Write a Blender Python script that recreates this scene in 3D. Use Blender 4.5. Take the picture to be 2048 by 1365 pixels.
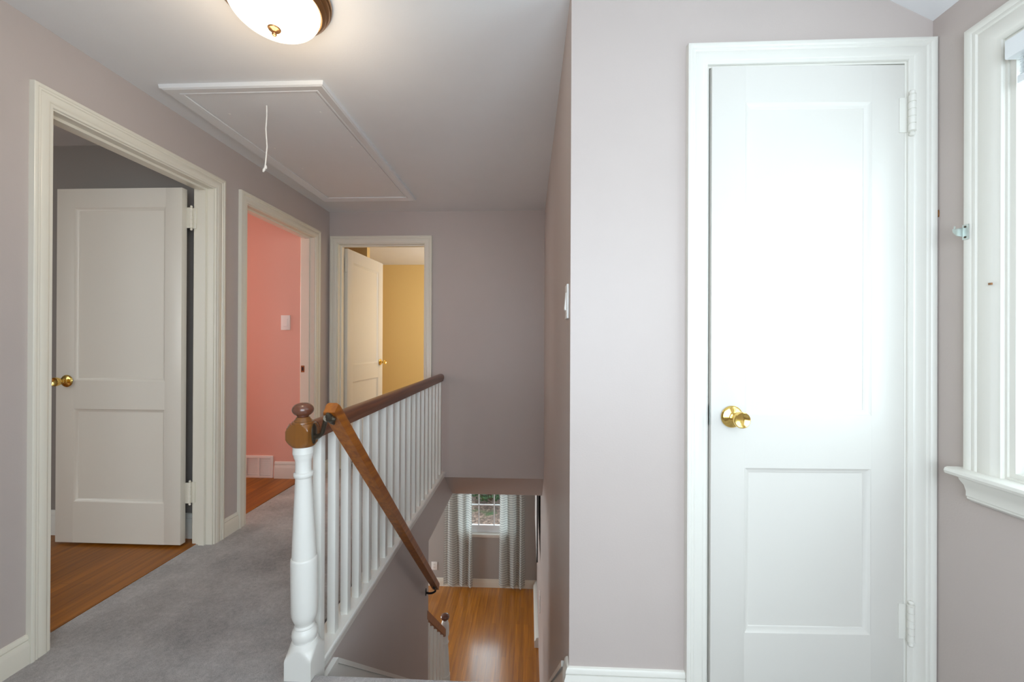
import bpy, bmesh, math, random
from mathutils import Vector, Matrix

random.seed(7)
SC = bpy.context.scene
COL = SC.collection
for _o in list(bpy.data.objects):
    bpy.data.objects.remove(_o, do_unlink=True)

# ------------------------------------------------------------------ camera
H = 1.221                                   # eye height above the hall carpet
cam_d = bpy.data.cameras.new('camera')
cam = bpy.data.objects.new('camera', cam_d)
COL.objects.link(cam)
cam_d.sensor_width = 36.0
cam_d.sensor_fit = 'HORIZONTAL'
cam_d.lens = 800.0 / 2048.0 * 36.0
cam_d.clip_start = 0.02
_yaw = math.atan(34 / 800.0)
_pitch = math.atan(1.5 / 800.7)
cam.matrix_world = (Matrix.Translation((0, 0, H)) @ Matrix.Rotation(_yaw, 4, 'Z')
                    @ Matrix.Rotation(math.pi / 2 + _pitch, 4, 'X') @ Matrix.Rotation(0.0042, 4, 'Z'))
SC.camera = cam

# ------------------------------------------------------------------ world
W = bpy.data.worlds.new('overcast_sky')
SC.world = W
W.use_nodes = True
_nt = W.node_tree
_bg = _nt.nodes['Background']
_tc = _nt.nodes.new('ShaderNodeTexCoord')
_sep = _nt.nodes.new('ShaderNodeSeparateXYZ')
_cr = _nt.nodes.new('ShaderNodeValToRGB')
_cr.color_ramp.elements[0].position = 0.35
_cr.color_ramp.elements[0].color = (0.54, 0.63, 0.70, 1)
_cr.color_ramp.elements[1].position = 0.9
_cr.color_ramp.elements[1].color = (0.78, 0.90, 0.96, 1)
_nt.links.new(_tc.outputs['Generated'], _sep.inputs[0])
_nt.links.new(_sep.outputs['Z'], _cr.inputs[0])
_nt.links.new(_cr.outputs[0], _bg.inputs[0])
_bg.inputs[1].default_value = 6.0

SC.view_settings.view_transform = 'Standard'
SC.view_settings.look = 'None'
SC.view_settings.gamma = 1.0
SC.view_settings.exposure = 0.0
SC.view_settings.use_curve_mapping = False
SC.cycles.max_bounces = 10
SC.cycles.diffuse_bounces = 6
SC.cycles.glossy_bounces = 4
SC.cycles.transparent_max_bounces = 12
SC.cycles.use_denoising = True
SC.cycles.caustics_reflective = False
SC.cycles.caustics_refractive = False
SC.cycles.sample_clamp_indirect = 6.0


def daylight(name, loc, direction, w, h, power, color, spread=180):
    """soft daylight panel at a seen window, or standing in for an unseen one"""
    l = bpy.data.lights.new(name, 'AREA')
    l.shape = 'RECTANGLE'
    l.size = w
    l.size_y = h
    l.energy = power
    l.color = color
    l.spread = math.radians(spread)
    o = bpy.data.objects.new(name, l)
    COL.objects.link(o)
    o.location = loc
    o.rotation_euler = Vector(direction).to_track_quat('-Z', 'Y').to_euler()
    return o


COOL = (0.84, 0.94, 1.0)
daylight('daylight_side_window', (1.475, 0.758, 1.458), (-1, 0, 0), 0.84, 1.24, 4.5, COOL)
daylight('daylight_rear_window', (0.30, -0.72, 1.40), (0, 1, 0.0), 1.7, 1.5, 20, (0.76, 0.87, 0.98))  # unseen rear window, brought close to brighten the foreground
daylight('daylight_bedroom', (-3.9, -1.35, 1.5), (0.1, 1, 0), 1.2, 1.2, 13, (1.0, 0.88, 0.72))
daylight('fill_pink_room', (-4.75, 3.0, 1.6), (1, 0, -0.05), 0.8, 1.2, 34, (1.0, 0.97, 0.92))  # added panel inside the room, stands in for an unseen window
daylight('fill_yellow_room', (0.30, 5.2, 1.5), (-0.66, 0.75, 0), 1.6, 1.3, 64, (1.0, 0.97, 0.90))  # added panel without an opening, angled so the door leaf is lit softly
daylight('fill_living_room', (-4.7, 5.0, -1.5), (1, 0, 0), 1.8, 1.5, 80, (0.93, 0.97, 1.0))  # added fill from the unseen left side of the downstairs room
_p = daylight('daylight_living_room_window', (-0.69, 6.62, -1.24), (0, -1, 0), 0.80, 1.38, 10, COOL)
_p.data.cycles.is_portal = True

# ------------------------------------------------------------------ materials
def mat(name, color, rough=0.5, metal=0.0, spec=0.5, bump=0.0, bscale=80.0, var=0.0, vscale=3.0, coat=0.0, bdetail=4):
    m = bpy.data.materials.new(name)
    m.use_nodes = True
    nt = m.node_tree
    b = nt.nodes['Principled BSDF']
    b.inputs['Base Color'].default_value = (*color, 1)
    b.inputs['Roughness'].default_value = rough
    b.inputs['Metallic'].default_value = metal
    b.inputs['Specular IOR Level'].default_value = spec
    if coat:
        b.inputs['Coat Weight'].default_value = coat
        b.inputs['Coat Roughness'].default_value = 0.12
    tc = nt.nodes.new('ShaderNodeTexCoord')
    if bump:
        n = nt.nodes.new('ShaderNodeTexNoise')
        n.inputs['Scale'].default_value = bscale
        n.inputs['Detail'].default_value = bdetail
        bp = nt.nodes.new('ShaderNodeBump')
        bp.inputs['Strength'].default_value = bump
        bp.inputs['Distance'].default_value = 0.002
        nt.links.new(tc.outputs['Object'], n.inputs['Vector'])
        nt.links.new(n.outputs['Fac'], bp.inputs['Height'])
        nt.links.new(bp.outputs[0], b.inputs['Normal'])
    if var:
        n2 = nt.nodes.new('ShaderNodeTexNoise')
        n2.inputs['Scale'].default_value = vscale
        n2.inputs['Detail'].default_value = 3
        mx = nt.nodes.new('ShaderNodeMix')
        mx.data_type = 'RGBA'
        mx.inputs[6].default_value = (*[c * (1 - var) for c in color], 1)
        mx.inputs[7].default_value = (*[min(1, c * (1 + var)) for c in color], 1)
        nt.links.new(tc.outputs['Object'], n2.inputs['Vector'])
        nt.links.new(n2.outputs['Fac'], mx.inputs[0])
        nt.links.new(mx.outputs[2], b.inputs['Base Color'])
    return m


M = {}
M['wall'] = mat('taupe_wall_paint', (0.485, 0.422, 0.392), 0.42, spec=0.45, bump=0.12, bscale=160, var=0.03, vscale=5)
M['wall_low'] = mat('grey_wall_paint', (0.39, 0.37, 0.345), 0.5, bump=0.1, bscale=160)
M['pink'] = mat('coral_pink_paint', (0.74, 0.42, 0.34), 0.45, bump=0.12, bscale=160)
M['yellow'] = mat('mustard_yellow_paint', (0.70, 0.50, 0.20), 0.45, bump=0.12, bscale=160)
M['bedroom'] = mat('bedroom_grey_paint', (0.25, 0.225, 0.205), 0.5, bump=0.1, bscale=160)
M['ceiling'] = mat('ceiling_white_paint', (0.74, 0.745, 0.75), 0.65, spec=0.3, bump=0.15, bscale=120, var=0.02, vscale=8)
M['trim'] = mat('white_gloss_trim', (0.71, 0.695, 0.64), 0.28, spec=0.5, bump=0.05, bscale=40)
M['trim_cream'] = mat('cream_gloss_trim', (0.74, 0.70, 0.60), 0.26, spec=0.5, bump=0.05, bscale=40)
M['door'] = mat('cream_door_paint', (0.70, 0.655, 0.575), 0.30, spec=0.5, bump=0.06, bscale=45)
M['closet'] = mat('white_door_paint', (0.65, 0.63, 0.585), 0.30, spec=0.5, bump=0.06, bscale=45)
M['white'] = mat('white_railing_paint', (0.78, 0.77, 0.725), 0.30, spec=0.5, bump=0.05, bscale=40)
M['plastic'] = mat('white_plastic', (0.82, 0.81, 0.78), 0.35)
M['brass'] = mat('polished_brass', (0.83, 0.58, 0.17), 0.13, metal=1.0)
M['antique'] = mat('antique_bronze', (0.40, 0.22, 0.10), 0.28, metal=0.9)
M['bronze_dark'] = mat('dark_bracket_bronze', (0.085, 0.07, 0.05), 0.36, metal=0.75, var=0.4, vscale=30)
M['black'] = mat('black_metal', (0.012, 0.012, 0.013), 0.4, metal=0.3)
M['steel'] = mat('zinc_plated_steel', (0.55, 0.60, 0.57), 0.32, metal=0.9)
M['cord'] = mat('white_cord', (0.82, 0.80, 0.76), 0.7)
M['vinyl'] = mat('white_vinyl_sash', (0.84, 0.86, 0.88), 0.35)
M['blind'] = mat('white_blind', (0.80, 0.83, 0.85), 0.4)
M['slot'] = mat('dark_gap', (0.02, 0.02, 0.02), 0.8)
M['bark'] = mat('bark', (0.10, 0.065, 0.04), 0.9)


def wood_mat(name, c1, c2, rough=0.3, axis='Y', plank=None, grain=1.0, coat=0.3):
    """stained wood; plank=(width, length) adds strip flooring running along Y"""
    m = bpy.data.materials.new(name)
    m.use_nodes = True
    nt = m.node_tree
    L = nt.links.new
    b = nt.nodes['Principled BSDF']
    b.inputs['Roughness'].default_value = rough
    b.inputs['Coat Weight'].default_value = coat
    b.inputs['Coat Roughness'].default_value = 0.17
    b.inputs['Coat IOR'].default_value = 1.62 if coat >= 1 else 1.5
    tc = nt.nodes.new('ShaderNodeTexCoord')
    mp = nt.nodes.new('ShaderNodeMapping')
    sc = {'X': (1.2, 26, 26), 'Y': (26, 1.2, 26), 'Z': (26, 26, 1.2)}[axis]
    mp.inputs['Scale'].default_value = [s * grain for s in sc]
    L(tc.outputs['Object'], mp.inputs['Vector'])
    n = nt.nodes.new('ShaderNodeTexNoise')
    n.inputs['Scale'].default_value = 1.6
    n.inputs['Detail'].default_value = 6
    n.inputs['Distortion'].default_value = 0.5
    L(mp.outputs[0], n.inputs['Vector'])
    cr = nt.nodes.new('ShaderNodeValToRGB')
    cr.color_ramp.elements[0].position = 0.3
    cr.color_ramp.elements[0].color = (*c1, 1)
    cr.color_ramp.elements[1].position = 0.72
    cr.color_ramp.elements[1].color = (*c2, 1)
    L(n.outputs['Fac'], cr.inputs[0])
    out = cr.outputs[0]
    bp = nt.nodes.new('ShaderNodeBump')
    bp.inputs['Strength'].default_value = 0.12
    bp.inputs['Distance'].default_value = 0.001
    L(n.outputs['Fac'], bp.inputs['Height'])
    if plank:
        mp2 = nt.nodes.new('ShaderNodeMapping')
        mp2.inputs['Rotation'].default_value = (0, 0, math.pi / 2)
        L(tc.outputs['Object'], mp2.inputs['Vector'])
        br = nt.nodes.new('ShaderNodeTexBrick')
        br.inputs['Scale'].default_value = 1.0
        br.inputs['Brick Width'].default_value = plank[1]
        br.inputs['Row Height'].default_value = plank[0]
        br.inputs['Mortar Size'].default_value = 0.0009
        br.inputs['Mortar Smooth'].default_value = 0.3
        br.inputs['Bias'].default_value = 0.0
        br.inputs['Color1'].default_value = (0.74, 0.72, 0.70, 1)
        br.inputs['Color2'].default_value = (1.12, 1.12, 1.1, 1)
        br.inputs['Mortar'].default_value = (0.3, 0.25, 0.2, 1)
        br.offset = 0.37
        L(mp2.outputs[0], br.inputs['Vector'])
        mx = nt.nodes.new('ShaderNodeMix')
        mx.data_type = 'RGBA'
        mx.blend_type = 'MULTIPLY'
        mx.inputs[0].default_value = 0.75
        L(out, mx.inputs[6])
        L(br.outputs['Color'], mx.inputs[7])
        out = mx.outputs[2]
    L(out, b.inputs['Base Color'])
    L(bp.outputs[0], b.inputs['Normal'])
    return m


M['oak_up'] = wood_mat('oak_strip_floor_upstairs', (0.20, 0.060, 0.004), (0.38, 0.128, 0.007), 0.42, coat=0.0, plank=(0.057, 0.95))
M['oak_low'] = wood_mat('oak_strip_floor_downstairs', (0.34, 0.108, 0.005), (0.54, 0.200, 0.011), 0.33, coat=1.0, plank=(0.057, 0.95))
M['rail'] = wood_mat('reddish_brown_rail_stain', (0.115, 0.034, 0.013), (0.24, 0.080, 0.030), 0.34, coat=0.15)
M['rail_orange'] = wood_mat('orange_brown_rail_stain', (0.19, 0.048, 0.005), (0.40, 0.125, 0.011), 0.40, coat=0.0)
M['cap'] = wood_mat('newel_cap_stain', (0.17, 0.062, 0.012), (0.26, 0.100, 0.018), 0.26, axis='Z', coat=0.6, grain=0.8)
M['cap_ball'] = wood_mat('newel_ball_stain', (0.13, 0.045, 0.025), (0.19, 0.070, 0.038), 0.26, axis='Z', coat=0.6, grain=0.5)


def carpet_mat():
    m = bpy.data.materials.new('grey_cut_pile_carpet')
    m.use_nodes = True
    nt = m.node_tree
    L = nt.links.new
    b = nt.nodes['Principled BSDF']
    b.inputs['Roughness'].default_value = 0.95
    b.inputs['Specular IOR Level'].default_value = 0.1
    b.inputs['Sheen Weight'].default_value = 0.3
    tc = nt.nodes.new('ShaderNodeTexCoord')

    def noise(s, d, r=0.6):
        n = nt.nodes.new('ShaderNodeTexNoise')
        n.inputs['Scale'].default_value = s
        n.inputs['Detail'].default_value = d
        n.inputs['Roughness'].default_value = r
        L(tc.outputs['Object'], n.inputs['Vector'])
        return n
    big, mid, fine = noise(2.6, 6, 0.7), noise(55, 5, 0.75), noise(260, 4, 0.8)
    a = nt.nodes.new('ShaderNodeMath'); a.operation = 'MULTIPLY_ADD'
    a.inputs[1].default_value = 0.9
    L(big.outputs['Fac'], a.inputs[0])
    a2 = nt.nodes.new('ShaderNodeMath'); a2.operation = 'MULTIPLY_ADD'
    a2.inputs[1].default_value = 0.5
    L(mid.outputs['Fac'], a2.inputs[0])
    a3 = nt.nodes.new('ShaderNodeMath'); a3.operation = 'MULTIPLY'
    a3.inputs[1].default_value = 0.75
    L(fine.outputs['Fac'], a3.inputs[0])
    L(a3.outputs[0], a2.inputs[2])
    L(a2.outputs[0], a.inputs[2])
    cr = nt.nodes.new('ShaderNodeValToRGB')
    cr.color_ramp.elements[0].position = 0.78
    cr.color_ramp.elements[0].color = (0.20, 0.185, 0.182, 1)
    cr.color_ramp.elements[1].position = 1.34
    cr.color_ramp.elements[1].color = (0.76, 0.71, 0.69, 1)
    dv = nt.nodes.new('ShaderNodeMath'); dv.operation = 'DIVIDE'; dv.inputs[1].default_value = 1.5
    cr.color_ramp.elements[0].position = 0.52
    cr.color_ramp.elements[1].position = 0.90
    L(a.outputs[0], dv.inputs[0])
    L(dv.outputs[0], cr.inputs[0])
    L(cr.outputs[0], b.inputs['Base Color'])
    bp = nt.nodes.new('ShaderNodeBump')
    bp.inputs['Strength'].default_value = 0.9
    bp.inputs['Distance'].default_value = 0.010
    L(a2.outputs[0], bp.inputs['Height'])
    L(bp.outputs[0], b.inputs['Normal'])
    return m


M['carpet'] = carpet_mat()


def glass_mat():
    m = bpy.data.materials.new('window_glass')
    m.use_nodes = True
    nt = m.node_tree
    nt.nodes.remove(nt.nodes['Principled BSDF'])
    out = nt.nodes['Material Output']
    t = nt.nodes.new('ShaderNodeBsdfTransparent')
    t.inputs[0].default_value = (0.97, 0.99, 0.98, 1)
    g = nt.nodes.new('ShaderNodeBsdfGlossy')
    g.inputs['Roughness'].default_value = 0.02
    lw = nt.nodes.new('ShaderNodeLayerWeight')
    pw = nt.nodes.new('ShaderNodeMath'); pw.operation = 'POWER'; pw.inputs[1].default_value = 4.0
    f = nt.nodes.new('ShaderNodeMath'); f.operation = 'MULTIPLY_ADD'
    f.inputs[1].default_value = 0.7; f.inputs[2].default_value = 0.045
    nt.links.new(lw.outputs['Facing'], pw.inputs[0])
    nt.links.new(pw.outputs[0], f.inputs[0])
    mx = nt.nodes.new('ShaderNodeMixShader')
    nt.links.new(f.outputs[0], mx.inputs[0])
    nt.links.new(t.outputs[0], mx.inputs[1])
    nt.links.new(g.outputs[0], mx.inputs[2])
    nt.links.new(mx.outputs[0], out.inputs[0])
    return m


M['glass'] = glass_mat()


def lamp_glass():
    m = bpy.data.materials.new('lit_frosted_glass')
    m.use_nodes = True
    b = m.node_tree.nodes['Principled BSDF']
    b.inputs['Base Color'].default_value = (0.9, 0.86, 0.76, 1)
    b.inputs['Roughness'].default_value = 0.25
    b.inputs['Emission Color'].default_value = (1.0, 0.86, 0.62, 1)
    b.inputs['Emission Strength'].default_value = 2.6
    return m


M['lamp'] = lamp_glass()


def curtain_mat():
    m = bpy.data.materials.new('striped_curtain_cloth')
    m.use_nodes = True
    nt = m.node_tree
    L = nt.links.new
    nt.nodes.remove(nt.nodes['Principled BSDF'])
    out = nt.nodes['Material Output']
    tc = nt.nodes.new('ShaderNodeTexCoord')
    sp = nt.nodes.new('ShaderNodeSeparateXYZ')
    L(tc.outputs['UV'], sp.inputs[0])
    # thin wavy dark lines every 38 mm down the cloth
    s1 = nt.nodes.new('ShaderNodeMath'); s1.operation = 'MULTIPLY'; s1.inputs[1].default_value = 2 * math.pi / 0.16
    L(sp.outputs['X'], s1.inputs[0])
    s2 = nt.nodes.new('ShaderNodeMath'); s2.operation = 'SINE'
    L(s1.outputs[0], s2.inputs[0])
    s3 = nt.nodes.new('ShaderNodeMath'); s3.operation = 'MULTIPLY_ADD'; s3.inputs[1].default_value = 0.004
    L(s2.outputs[0], s3.inputs[0]); L(sp.outputs['Y'], s3.inputs[2])
    s4 = nt.nodes.new('ShaderNodeMath'); s4.operation = 'DIVIDE'; s4.inputs[1].default_value = 0.038
    L(s3.outputs[0], s4.inputs[0])
    s5 = nt.nodes.new('ShaderNodeMath'); s5.operation = 'FRACT'
    L(s4.outputs[0], s5.inputs[0])
    s6 = nt.nodes.new('ShaderNodeMath'); s6.operation = 'LESS_THAN'; s6.inputs[1].default_value = 0.19
    L(s5.outputs[0], s6.inputs[0])
    mx = nt.nodes.new('ShaderNodeMix'); mx.data_type = 'RGBA'
    mx.inputs[6].default_value = (0.70, 0.71, 0.67, 1)
    mx.inputs[7].default_value = (0.30, 0.30, 0.295, 1)
    L(s6.outputs[0], mx.inputs[0])
    d = nt.nodes.new('ShaderNodeBsdfDiffuse')
    t = nt.nodes.new('ShaderNodeBsdfTranslucent')
    L(mx.outputs[2], d.inputs[0]); L(mx.outputs[2], t.inputs[0])
    ms = nt.nodes.new('ShaderNodeMixShader'); ms.inputs[0].default_value = 0.55
    L(d.outputs[0], ms.inputs[1]); L(t.outputs[0], ms.inputs[2])
    L(ms.outputs[0], out.inputs[0])
    return m


M['curtain'] = curtain_mat()


def ground_mat():
    m = bpy.data.materials.new('leaf_litter_bank')
    m.use_nodes = True
    nt = m.node_tree
    L = nt.links.new
    b = nt.nodes['Principled BSDF']
    b.inputs['Roughness'].default_value = 0.95
    tc = nt.nodes.new('ShaderNodeTexCoord')
    v = nt.nodes.new('ShaderNodeTexVoronoi'); v.inputs['Scale'].default_value = 26
    L(tc.outputs['Object'], v.inputs['Vector'])
    cr = nt.nodes.new('ShaderNodeValToRGB')
    e = cr.color_ramp.elements
    e[0].color = (0.045, 0.026, 0.02, 1); e[1].color = (0.21, 0.135, 0.105, 1)
    k = e.new(0.5); k.color = (0.10, 0.066, 0.052, 1)
    sp = nt.nodes.new('ShaderNodeSeparateColor')
    L(v.outputs['Color'], sp.inputs[0])
    L(sp.outputs[0], cr.inputs[0])
    n = nt.nodes.new('ShaderNodeTexNoise'); n.inputs['Scale'].default_value = 1.3
    L(tc.outputs['Object'], n.inputs['Vector'])
    c2 = nt.nodes.new('ShaderNodeValToRGB')
    c2.color_ramp.elements[0].position = 0.62; c2.color_ramp.elements[1].position = 0.68
    L(n.outputs['Fac'], c2.inputs[0])
    mx = nt.nodes.new('ShaderNodeMix'); mx.data_type = 'RGBA'
    L(c2.outputs[0], mx.inputs[0]); L(cr.outputs[0], mx.inputs[6])
    mx.inputs[7].default_value = (0.03, 0.06, 0.02, 1)
    L(mx.outputs[2], b.inputs['Base Color'])
    return m


M['ground'] = ground_mat()
M['leaf'] = mat('green_leaves', (0.022, 0.06, 0.016), 0.6, var=0.5, vscale=9)

# ------------------------------------------------------------------ mesh helpers
def smooth_by_angle(me, ang=35):
    bm = bmesh.new(); bm.from_mesh(me)
    for f in bm.faces:
        f.smooth = True
    a = math.radians(ang)
    for e in bm.edges:
        if len(e.link_faces) == 2:
            e.smooth = e.calc_face_angle(0.0) < a
        else:
            e.smooth = False
    bm.to_mesh(me); bm.free()


def obj(name, bm, m, parent=None, smooth=True, normals=True):
    if normals:
        bmesh.ops.recalc_face_normals(bm, faces=bm.faces[:])
    me = bpy.data.meshes.new(name)
    bm.to_mesh(me); bm.free()
    me.materials.append(m)
    if smooth:
        smooth_by_angle(me)
    o = bpy.data.objects.new(name, me)
    COL.objects.link(o)
    if parent:
        put_under(o, parent)
    return o


def put_under(o, parent):
    o.parent = parent
    loc = Vector((0, 0, 0))
    p = parent
    while p is not None:          # every thing's Empty is only translated, so its children keep world coordinates
        loc += p.location + p.matrix_parent_inverse.translation
        p = p.parent
    o.matrix_parent_inverse = Matrix.Translation(-loc)


def tag(o, label=None, cat=None, group=None, kind=None):
    if label: o['label'] = label
    if cat: o['category'] = cat
    if group: o['group'] = group
    if kind: o['kind'] = kind
    return o


def thing(name, loc, label, cat, group=None, kind=None):
    o = bpy.data.objects.new(name, None)
    o.empty_display_size = 0.1
    COL.objects.link(o)
    o.location = loc
    return tag(o, label, cat, group, kind)


def struct(name, bm, m, label, cat='room', **k):
    return tag(obj(name, bm, m, **k), label, cat, kind='structure')


def BM():
    return bmesh.new()


def box(bm, x0, x1, y0, y1, z0, z1, bev=0.0):
    g = bmesh.ops.create_cube(bm, size=1.0)['verts']
    for v in g:
        v.co = Vector(((x0 + x1) / 2 + v.co.x * (x1 - x0), (y0 + y1) / 2 + v.co.y * (y1 - y0), (z0 + z1) / 2 + v.co.z * (z1 - z0)))
    if bev:
        es = {e for v in g for e in v.link_edges}
        bmesh.ops.bevel(bm, geom=list(es), offset=bev, segments=2, affect='EDGES', profile=0.6)
    return bm


def prism(bm, pts, axis, a, b):
    """polygon pts in the plane normal to axis, extruded from a to b. axis X: pts=(y,z); Y: (x,z); Z: (x,y)"""
    def P(p, t):
        return {'X': (t, p[0], p[1]), 'Y': (p[0], t, p[1]), 'Z': (p[0], p[1], t)}[axis]
    v0 = [bm.verts.new(P(p, a)) for p in pts]
    v1 = [bm.verts.new(P(p, b)) for p in pts]
    n = len(pts)
    for i in range(n):
        bm.faces.new((v0[i], v0[(i + 1) % n], v1[(i + 1) % n], v1[i]))
    bm.faces.new(v0[::-1]); bm.faces.new(v1)
    return bm


def lathe(bm, prof, center, axis='Z', seg=48, square=None, sq_top=9.0):
    """prof: list of (h, r). square: half side that clips the section"""
    cx, cy, cz = center
    rings = []
    for h, r in prof:
        ring = []
        for i in range(seg):
            t = 2 * math.pi * (i + 0.0) / seg
            rr = r
            if square and h <= sq_top:
                rr = min(r, square / max(abs(math.cos(t)), abs(math.sin(t))))
            a, b = rr * math.cos(t), rr * math.sin(t)
            co = {'Z': (cx + a, cy + b, cz + h), 'Y': (cx + a, cy + h, cz + b), 'X': (cx + h, cy + a, cz + b)}[axis]
            ring.append(bm.verts.new(co))
        rings.append(ring)
    for k in range(len(rings) - 1):
        A, B = rings[k], rings[k + 1]
        for i in range(seg):
            j = (i + 1) % seg
            bm.faces.new((A[i], A[j], B[j], B[i]))
    bm.faces.new(rings[0][::-1]); bm.faces.new(rings[-1])
    return bm


def tube(bm, pts, rad, seg=12):
    pts = [Vector(p) for p in pts]
    if not isinstance(rad, (list, tuple)):
        rad = [rad] * len(pts)
    rings = []
    for i, p in enumerate(pts):
        d = (pts[min(i + 1, len(pts) - 1)] - pts[max(i - 1, 0)]).normalized()
        up = Vector((0, 0, 1)) if abs(d.z) < 0.95 else Vector((0, 1, 0))
        s = d.cross(up).normalized(); u = s.cross(d)
        rings.append([bm.verts.new(p + (s * math.cos(2 * math.pi * k / seg) + u * math.sin(2 * math.pi * k / seg)) * rad[i]) for k in range(seg)])
    for A, B in zip(rings, rings[1:]):
        for k in range(seg):
            j = (k + 1) % seg
            bm.faces.new((A[k], A[j], B[j], B[k]))
    bm.faces.new(rings[0][::-1]); bm.faces.new(rings[-1])
    return bm


def bez(a, b, c, n=8):
    a, b, c = Vector(a), Vector(b), Vector(c)
    return [a * (1 - t) ** 2 + b * 2 * t * (1 - t) + c * t * t for t in [i / n for i in range(n + 1)]]


def frame_sweep(bm, prof, path, fn, closed=False):
    """sweep a moulding profile [(outward w, projection p)] round corners.
    path: list of ((u,z), (du,dz)) corner point and its mitre direction for w=1; fn(u,z,p) -> world"""
    rings = []
    for (u, z), (du, dz) in path:
        rings.append([bm.verts.new(fn(u + du * w, z + dz * w, p)) for w, p in prof])
    n = len(prof)
    m = len(rings)
    for k in range(m if closed else m - 1):
        A, B = rings[k], rings[(k + 1) % m]
        for i in range(n):
            j = (i + 1) % n
            bm.faces.new((A[i], A[j], B[j], B[i]))
    if not closed:
        bm.faces.new(rings[0][::-1]); bm.faces.new(rings[-1])
    return bm


CASING = [(0, 0), (0, .008), (.002, .011), (.012, .0115), (.015, .0145), (.020, .0155), (.040, .0160), (.043, .0145),
          (.046, .0180), (.050, .0185), (.053, .0175), (.056, .0205), (.064, .0215), (.068, .0195), (.0695, 0)]


def scale_prof(p, s):
    return [(w * s, q) for w, q in p]


def plane_x(x, sgn):
    return lambda u, z, p: (x + sgn * p, u, z)


def plane_y(y, sgn):
    return lambda u, z, p: (u, y + sgn * p, z)


def wall_box(bm, axis, t0, t1, a0, a1, z0, z1, holes):
    """wall slab with rectangular openings. axis 'X': slab between x=t0..t1, running along y"""
    def B(u0, u1, w0, w1):
        if u1 - u0 < 1e-4 or w1 - w0 < 1e-4:
            return
        if axis == 'X': box(bm, t0, t1, u0, u1, w0, w1)
        else: box(bm, u0, u1, t0, t1, w0, w1)
    cur = a0
    for (h0, h1, hz0, hz1) in sorted(holes):
        B(cur, h0, z0, z1)
        B(h0, h1, z0, hz0)
        B(h0, h1, hz1, z1)
        cur = h1
    B(cur, a1, z0, z1)
    return bm


# ------------------------------------------------------------------ dimensions (metres; hall carpet z=0, y = away from camera)
XL = -1.889            # hall left wall face
XLB = -2.007           # its other face
YB = 3.703             # hall back wall face
XS = 0.141             # stairwell right wall face
YC = 1.375             # closet wall face
XR = 1.327             # window wall face
CH = 2.438             # ceiling
XO = -0.787            # stairwell left edge
YN = 1.43              # top nosing
LF = -2.80             # lower floor
LC = -0.36             # lower ceiling
YW = 6.537             # lower window wall face
YR = -0.55             # rear wall, set close behind the camera to brighten the foreground
DT = 2.136             # door opening height
D1 = (1.499, 2.320)
D2 = (2.589, 3.447)
D3 = (-1.806, -0.976)
D4 = (0.596, 1.242)

# ------------------------------------------------------------------ shell
b = BM()
box(b, XL - 0.118, XO - 0.1, YR, YB + 0.2, LC, 0.0)
box(b, XO - 0.1, XR + 0.13, YR, YN, -0.20, 0.0)
hall_floor = struct('floor', b, M['carpet'], 'grey cut pile carpet covering the upstairs hall floor', 'carpet floor')
b = BM(); box(b, -5.2, XLB + 0.020, -1.6, 2.50, -0.20, 0.004)
struct('floor_bedroom', b, M['oak_up'], 'orange brown oak strip floor in the bedroom behind the left doorway', 'wood floor')
b = BM(); box(b, -5.2, XLB + 0.020, 2.5, 3.6, -0.20, 0.004)
struct('floor_pink_room', b, M['oak_up'], 'orange brown oak strip floor of the pink walled room', 'wood floor')
b = BM(); box(b, -3.4, 0.6, YB + 0.12, 6.5, -0.040, 0.0)
struct('floor_yellow_room', b, M['carpet'], 'floor of the yellow walled room behind the back doorway', 'floor')
b = BM(); box(b, -5.2, XS, YN, YW + 0.15, LF - 0.2, LF)
struct('floor_downstairs', b, M['oak_low'], 'glossy orange oak strip floor at the foot of the stairs', 'wood floor')

b = BM(); wall_box(b, 'X', XLB, XL, YR, YB, 0.0, CH, [(D1[0], D1[1], 0, DT), (D2[0], D2[1], 0, DT)])
struct('wall_left', b, M['wall'], 'taupe hall wall with the two left doorways', 'wall')
b = BM(); wall_box(b, 'Y', YB, YB + 0.12, XLB, 0.6, 0.0, CH, [(D3[0], D3[1], 0, DT)])
box(b, XO + 0.0005, XS, YB, YB + 0.12, -0.045, 0.0)
struct('wall_back', b, M['wall'], 'taupe wall at the end of the hall with the back doorway', 'wall')
b = BM(); wall_box(b, 'Y', YC, YC + 0.115, XS, XR + 0.13, 0.0, CH, [(D4[0], D4[1], 0, DT + 0.012)])
struct('wall_closet', b, M['wall'], 'light grey wall holding the white closet door', 'wall')
b = BM(); box(b, XS, XS + 0.12, YC + 0.115, YB + 0.12, LF, CH); box(b, XS, XS + 0.12, YB + 0.12, YW + 0.15, LF, -0.04); box(b, XS, XS + 0.12, YN, YC + 0.115, LF, 0)
struct('wall_stairwell', b, M['wall'], 'taupe wall down the right side of the stairwell', 'wall')
b = BM()
prism(b, [(YN, -0.046), (YB + 0.02, -0.046), (4.127, LC), (3.137, LC), (3.137, LF), (YN, LF)], 'X', XO - 0.1, XO)
struct('wall_stair_side', b, M['wall'], 'grey wall below the white balusters on the left side of the stairs', 'wall')
b = BM()
prism(b, [(YB + 0.12, -0.0455), (4.127, -0.0455), (4.127, LC + 0.001), (YB + 0.001, -0.0455)], 'X', XO + 0.0005, XS - 0.0005)
struct('ceiling_stairwell', b, M['wall'], 'sloped grey soffit above the lower flight of stairs', 'ceiling')
b = BM(); wall_box(b, 'X', XR, XR + 0.13, YR, YC + 0.9, 0.0, CH, [(0.345, 1.172, 0.845, 2.071)])
struct('wall_right', b, M['wall'], 'taupe wall with the window at the right edge', 'wall')
b = BM(); wall_box(b, 'Y', YR - 0.12, YR, XLB, XR + 0.13, 0.0, CH, [(-0.65, 1.20, 0.60, 2.15)])
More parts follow.
